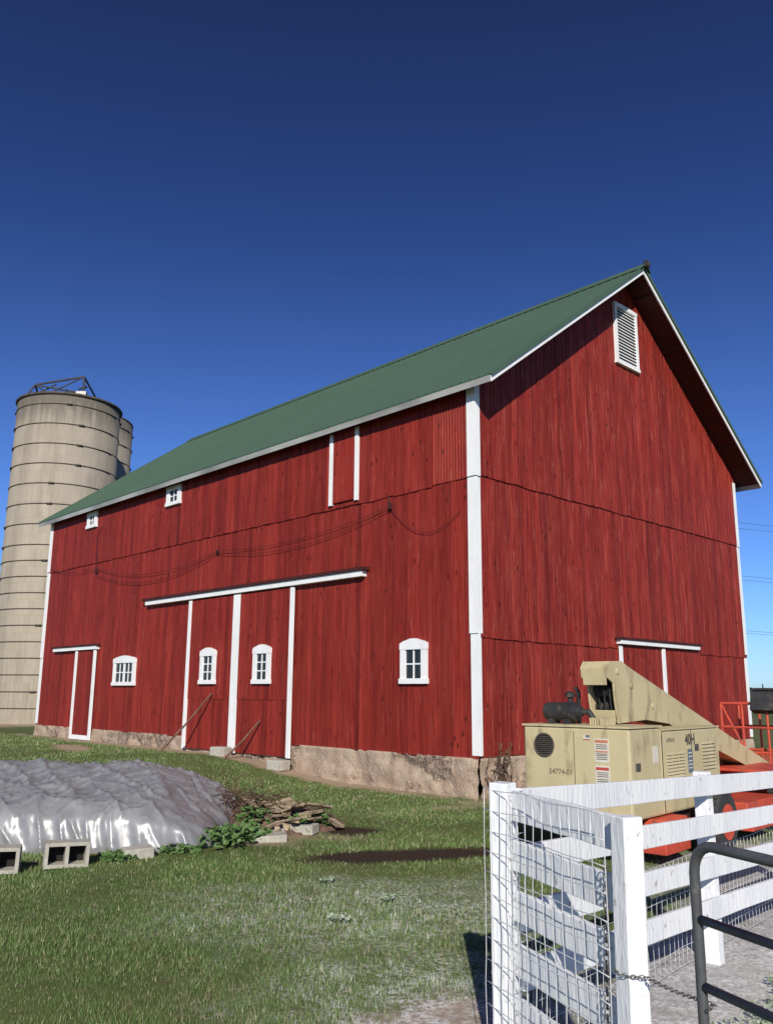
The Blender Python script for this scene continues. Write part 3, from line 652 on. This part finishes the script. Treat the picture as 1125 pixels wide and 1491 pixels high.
for i in range(14):
    p=V((random.gauss(0,.12),random.gauss(0,.1),0)); pts=[p.copy()]
    for k_ in range(7): p=p+V((random.uniform(-.05,.06),random.uniform(-.04,.04),random.uniform(.06,.17))); pts.append(p.copy())
    m.tube(pts,.007,4)
    for q in pts[2:]: 
        if random.random()<.6: a=V((random.uniform(-.05,.05),random.uniform(-.05,.05),random.uniform(-.03,.05))); m.add([q,q+a+V((.02,0,.01)),q+a*1.8,q+a-V((.02,0,.01))],[(0,1,2,3)])
o=m.obj('dry_weed','vine'); o.location=K-A_*.35+B_*.25; tag(o,'tall dry brown weed against the stone foundation corner','plant')
# ------------------------------------------------------------------ boom lift
lift=empty('boom_lift',(2.58,9.3,0),math.atan2(.75,.66),'cream and orange boom lift parked by the barn gable','machine')
m=MB()
m.bb(0,.78,0,1.30,.50,1.44); m.bb(.783,2.50,0,.34,.50,1.40); m.bb(.783,2.50,.80,1.30,.50,1.40)
m.obj('hood','cream',lift,bevel=.025)
m=MB(); m.bb(-.015,.80,-.015,1.315,1.44,1.462); m.bb(.81,2.515,-.012,.35,1.40,1.418)
m.cur=1
m.bb(-.004,0,.655,.66,.55,1.40)
for x in (.79,1.62): m.bb(x,x+.012,-.004,.0,.52,1.39)
m.cur=0
m.bb(-.03,-.001,.02,1.28,.50,.56)
m.obj('panel_edge',['cream','ink'],lift,bevel=0)
m=MB(); m.bb(.1,2.45,.345,.795,.45,.62); m.bb(-.05,2.3,.1,1.2,.38,.498); m.obj('turntable','black',lift)
m=MB()
cy,cz,rr=1.03,1.235,.125
m.tube([(-.012,cy+rr*math.cos(q),cz+rr*math.sin(q)) for q in [2*math.pi*i/28 for i in range(28)]],.008,5,closed=True)
m.cur=1; m.prism([(cy+rr*math.cos(q),cz+rr*math.sin(q)) for q in [2*math.pi*i/28 for i in range(28)]],lambda a,b,o:(o,a,b),-.006,0)
m.cur=0
for i in range(-5,6):
    hh=math.sqrt(max(0,rr*rr-(i*.022)**2)); m.tube([(-.011,cy-hh,cz+i*.022),(-.011,cy+hh,cz+i*.022)],.0055,4)
m.obj('grille',['rust','dark'],lift)
def louv(x0,w_,cols,rows,z0,dz):
    m=MB()
    for r0 in range(rows):
        for c_ in range(cols):
            a=x0+(w_+.03)*c_; z=z0+dz*r0
            m.hexa([(a,-.001,z),(a+w_,-.001,z),(a+w_,-.001,z+.02),(a,-.001,z+.02),(a,-.014,z-.005),(a+w_,-.014,z-.005),(a+w_,-.004,z+.02),(a,-.004,z+.02)])
    m.cur=1
    for r0 in range(rows):
        for c_ in range(cols): a=x0+(w_+.03)*c_; m.bb(a,a+w_,-.003,-.0005,z0+dz*r0-.016,z0+dz*r0-.005)
    m.obj('louvre',['cream','inkfade'],lift)
louv(.92,.14,3,8,.88,.036); louv(1.95,.40,1,8,.92,.042)
def lbl(face,a0,a1,z0,z1,mat,d=.003):
    m=MB()
    if face==1: m.bb(-d,-.0004,a0,a1,z0,z1)
    else: m.bb(a0,a1,-d,-.0004,z0,z1)
    m.obj('label_plate',mat,lift)
lbl(1,.46,.54,1.31,1.36,'label_white'); lbl(1,.46,.51,1.335,1.36,'label_blue',.005); lbl(1,.46,.54,1.31,1.318,'label_red',.005)
lbl(1,.24,.41,1.08,1.33,'label_white'); lbl(1,.25,.40,1.285,1.315,'label_orange',.005); lbl(1,.25,.40,1.185,1.20,'label_orange',.005)
for z in (1.22,1.24,1.26,1.11,1.13,1.15,1.165): lbl(1,.26,.39,z,z+.008,'ink',.0045)
lbl(1,.24,.41,.80,1.05,'label_white'); lbl(1,.25,.40,1.0,1.03,'label_red',.005)
for z in (.83,.86,.88,.90,.93,.95,.97): lbl(1,.26,.39,z,z+.008,'ink',.0045)
lbl(2,1.50,1.64,.90,1.17,'label_blue'); lbl(2,1.72,1.84,1.14,1.22,'ink',.0035)
for z in (.95,.99,1.03,1.08,1.12): lbl(2,1.52,1.62,z,z+.012,'label_white',.0045)
lbl(2,.12,.22,1.0,1.08,'ink',.01); lbl(2,.55,.68,1.06,1.24,'label_white')
def text(body,size,loc,rotm,name='lettering',mat='ink',off=.001):
    c=bpy.data.curves.new('tmp','FONT'); c.body=body; c.size=size; c.extrude=.001; c.offset=off; o=bpy.data.objects.new('tmp',c); link(o)
    bpy.context.view_layer.update(); me=bpy.data.meshes.new_from_object(o.evaluated_get(bpy.context.evaluated_depsgraph_get())); bpy.data.objects.remove(o)
    me.materials.clear(); me.materials.append(MAT[mat]); x=link(bpy.data.objects.new(name,me)); x.parent=lift; x.location=loc; x.rotation_euler=rotm.to_euler(); return x
R1=Matrix(((0,0,-1),(-1,0,0),(0,1,0)))
R2=Matrix(((1,0,0),(0,0,-1),(0,1,0)))
text('54774-01',.078,(-.004,.98,.93),R1,mat='inkfade'); text('40H',.17,(1.44,-.004,1.225),R2,off=.004); text('54774-01',.06,(.92,-.003,1.27),R2,mat='inkfade')
Rp=lambda a,b,o:(a,o,b)
plate=[(.58,1.47),(.52,1.72),(.50,1.92),(.37,1.98),(.35,2.10),(.42,2.17),(.72,2.18),(1.0,2.09),(6.0,.66),(6.0,.44),(1.95,1.44),(1.30,1.50)]
m=MB(); m.prism(plate,Rp,.40,.422); m.prism(plate,Rp,.718,.74)
m.prism([(.42,2.148),(.72,2.158),(1.0,2.07),(1.0,2.09),(.72,2.18),(.42,2.17)],Rp,.423,.717)
m.prism([(.355,2.095),(.37,1.90),(.385,1.90),(.37,2.095)],Rp,.423,.717); m.prism([(.355,2.095),(.37,2.08),(.44,2.15),(.425,2.165)],Rp,.423,.717)
m.prism([(.56,1.48),(.53,1.62),(.55,1.62),(.58,1.48)],Rp,.423,.717)
m.prism([(.95,2.07),(5.98,.64),(5.98,.46),(1.95,1.455),(.95,1.62)],Rp,.424,.716)
for (x,z) in ((.60,2.06),(.95,1.9),(1.5,1.66)):
    m.tube([(x,.385,z),(x,.755,z)],.035,14)
boom=m.obj('boom','cream',lift,bevel=.006)
m=MB(); m.tube([(.70,.43,1.86),(.70,.71,1.86)],.10,18); m.tube([(.68,.43,1.66),(.68,.71,1.66)],.05,14)
for i in range(3):
    y=.50+.07*i; m.tube([(.70,y,1.96),(.58,y,1.88),(.60,y,1.7),(.64,y-.01,1.50)],.011,6)
m.bb(.76,.94,.425,.715,1.5,2.05)
m.obj('hose','black',boom,smooth=False)
m=MB(); m.tube([(.85,.55,1.47),(2.6,.55,.95)],.06,12); m.obj('cylinder_ram','black',lift,smooth=True)
m=MB(); m.bb(5.6,6.15,.44,.70,.46,.60); m.bb(6.1,6.3,.2,.9,.44,.60); m.obj('boom_end','orange',boom,bevel=.01)
m=MB(); m.tube([(.32,.72,1.60),(.32,.78,1.60),(.32,.80,1.60),(.32,1.16,1.60),(.32,1.18,1.60),(.32,1.20,1.60)],[.06,.07,.108,.104,.09,.04],18)
m.tube([(.32,.86,1.70),(.32,.86,1.76),(.32,.86,1.765),(.32,.86,1.80),(.32,.86,1.83)],[.03,.03,.062,.06,.03],12)
m.bb(.24,.40,.84,.92,1.462,1.52); m.bb(.24,.40,1.05,1.12,1.462,1.52)
m.tube([(.32,.74,1.6),(.34,.64,1.6),(.36,.58,1.5),(.36,.58,1.44)],.035,12)
m.obj('air_cleaner','black',lift,smooth=False)
m=MB(); m.tube([(.62,.92,1.46),(.62,.92,1.82),(.60,.95,1.88)],.025,12); m.obj('exhaust_pipe','black',lift,smooth=True)
m=MB(); 
for i in range(5): m.bb(.15,.5,.40+.03*i,.415+.03*i,1.462,1.54)
m.obj('intake_grille','cream',lift)
m=MB(); m.bb(.55,4.6,.25,1.05,.22,.42); m.bb(1.6,1.9,-.1,1.4,.24,.38); m.bb(4.1,4.4,-.1,1.4,.24,.38); m.bb(.50,1.15,-.12,.9,.12,.37); m.bb(.45,1.05,-.14,.24,.37,.485); m.bb(2.5,3.75,-.30,1.5,.40,.50); m.bb(2.7,3.55,-.28,-.1,.14,.40); m.bb(3.75,5.2,-.25,1.5,.76,.80); m.bb(4.6,5.2,-.25,1.5,.25,.76)
m.tube([(.52,-.14,.3),(1.12,-.14,.3)],.03,8); m.tube([(2.75,-.3,.3),(3.5,-.3,.3)],.03,8)
m.obj('chassis','orange',lift,bevel=.02)
def wheel(x,y,sg):
    m=MB(); rs=[.26,.32,.35,.35,.32,.26]; ys=[-.13,-.125,-.09,.09,.125,.13]
    m.tube([(0,q,0) for q in ys],rs,28); 
    for i in range(28):
        a=2*math.pi*i/28; m.box((.355*math.cos(a),0,.355*math.sin(a)),(.03,.2,.03),Matrix.Rotation(-a,3,'Y'))
    w_=m.obj('wheel','tyre',lift); w_.location=(x,y,.36)
    m=MB(); m.tube([(0,-.135*1,0),(0,.135,0)],.20,20); m.tube([(0,-.16,0),(0,.16,0)],.08,14)
    for i in range(6): a=i*math.pi/3; m.tube([(.13*math.cos(a),-.15,.13*math.sin(a)),(.13*math.cos(a),.15,.13*math.sin(a))],.014,6)
    r=m.obj('rim','orange',w_)
for x in (1.75,4.2):
    for y in (-.20,1.50): wheel(x,y,1)
m=MB(); bx0,bx1,by0,by1,z0,z1=6.3,7.15,-.35,1.35,.42,1.66
for x in (bx0,bx1):
    for z in (z0,z0+.45,z0+.85,z1): m.tube([(x,by0,z),(x,by1,z)],.022,8)
for y in (by0,by1):
    for z in (z0,z0+.45,z0+.85,z1): m.tube([(bx0,y,z),(bx1,y,z)],.022,8)
for x in (bx0,bx1):
    for y in (by0,-.05,.25,.6,1.0,by1): m.tube([(x,y,z0),(x,y,z1)],.02,8)
m.tube([(bx0,1.0,z0+.5),(bx0,by1,z1)],.018,6)
m.bb(bx0,bx1,by0,by1,z0-.03,z0)
for i in range(30): y=by0+1.35*i/30; m.tube([(bx0-.01,y,z0),(bx0-.01,min(y+.35,by1),z0+.45)],.006,4,cap=False); m.tube([(bx0-.012,y+.35,z0),(bx0-.012,y,z0+.45)],.006,4,cap=False)
bk=m.obj('basket','orange',lift)
m=MB(); m.box((6.33,.52,1.70),(.22,.62,.36),Matrix.Rotation(.3,3,'Y')); m.box((6.26,.52,1.90),(.05,.5,.04)); m.tube([(6.28,.4,1.88),(6.26,.4,1.98)],.012,6); m.tube([(6.28,.62,1.88),(6.26,.62,1.98)],.012,6)
m.obj('control_box','black',bk,bevel=.01)
# ------------------------------------------------------------------ grass blades
NB=420000
r=np.random.rand(NB); y=4.2*(30/4.2)**r; x=(np.random.rand(NB)*2-1)*.58*y
cl=np.array([noise.noise(V((a*1.3,b*1.3,0)))*.6+noise.noise(V((a*5,b*5,4)))*.6 for a,b in zip(x.tolist(),y.tolist())])
keep=np.ones(NB,bool)
rel_x=x-K.x; rel_y=y-K.y; ub=rel_x*B_.x+rel_y*B_.y; ua=rel_x*A_.x+rel_y*A_.y
keep&=~((ub>-.08)&(ua>-.08))
keep&=~((x<-1.95)&(x>-8.6)&(y>10.35)&(y<13.3))
bare=np.maximum.reduce([pmask(n_,x,y)*s_ for n_,s_ in (('dirt',.95),('gravel',1.1),('mulch',1.1),('sand',1.1))])
keep&=np.random.rand(NB)>(bare*(1+.5*cl)+np.clip(-cl*.8,0,.55))
keep&=~(((x+1.75)/1.3)**2+((y-12.5)/1.05)**2<.8)
x=x[keep];y=y[keep];cl=cl[keep];nb=len(x)
spr=pmask('spray',x,y,1.0)
hgt=(.010+.016*np.random.rand(nb)+.020*np.clip(cl,0,1))*(1+.6*(np.random.rand(nb)<.03))
wd=(.0021+.0016*np.random.rand(nb))*np.maximum(1,y/5.5)
a=np.random.rand(nb)*np.pi; la=np.random.rand(nb)*2*np.pi; ln=np.random.rand(nb)*1.5*hgt
gz=gh(x,y); zb=gz-.03
vx=np.stack([x-wd*np.cos(a),x+wd*np.cos(a),x+ln*np.cos(la)],1); vy=np.stack([y-wd*np.sin(a),y+wd*np.sin(a),y+ln*np.sin(la)],1); vz=np.stack([zb,zb,gz+hgt],1)
co=np.stack([vx,vy,vz],2).reshape(-1).astype(np.float32)
me=bpy.data.meshes.new('grass'); me.vertices.add(nb*3); me.vertices.foreach_set('co',co); me.loops.add(nb*3); me.loops.foreach_set('vertex_index',np.arange(nb*3,dtype=np.int32)); me.polygons.add(nb); me.polygons.foreach_set('loop_start',np.arange(0,nb*3,3,dtype=np.int32)); me.polygons.foreach_set('loop_total',np.full(nb,3,dtype=np.int32))
t=np.random.rand(nb); c1=np.array([.078,.140,.034]); c2=np.array([.145,.205,.066]); col=c1+(c2-c1)*t[:,None]
dry=np.random.rand(nb)<(.13+.25*np.clip(-cl*2,0,1)); col[dry]=np.array([.36,.33,.20])*(.7+.5*np.random.rand(dry.sum()))[:,None]
col*=(1+.35*cl)[:,None]
ws=np.random.rand(nb)<spr*.42*np.clip(.5+2.4*cl,0.12,1.3); col[ws]=np.array([.50,.52,.46])*(.5+.5*np.random.rand(ws.sum()))[:,None]
cc=np.ones((nb,3,4)); cc[:,:,:3]=col[:,None,:]; 
ca=me.color_attributes.new('tone','FLOAT_COLOR','CORNER'); ca.data.foreach_set('color',cc.reshape(-1).astype(np.float32))
me.materials.append(MAT['grass']); me.update(calc_edges=True); me.validate()
gr=link(bpy.data.objects.new('grass',me)); gr['kind']='stuff'
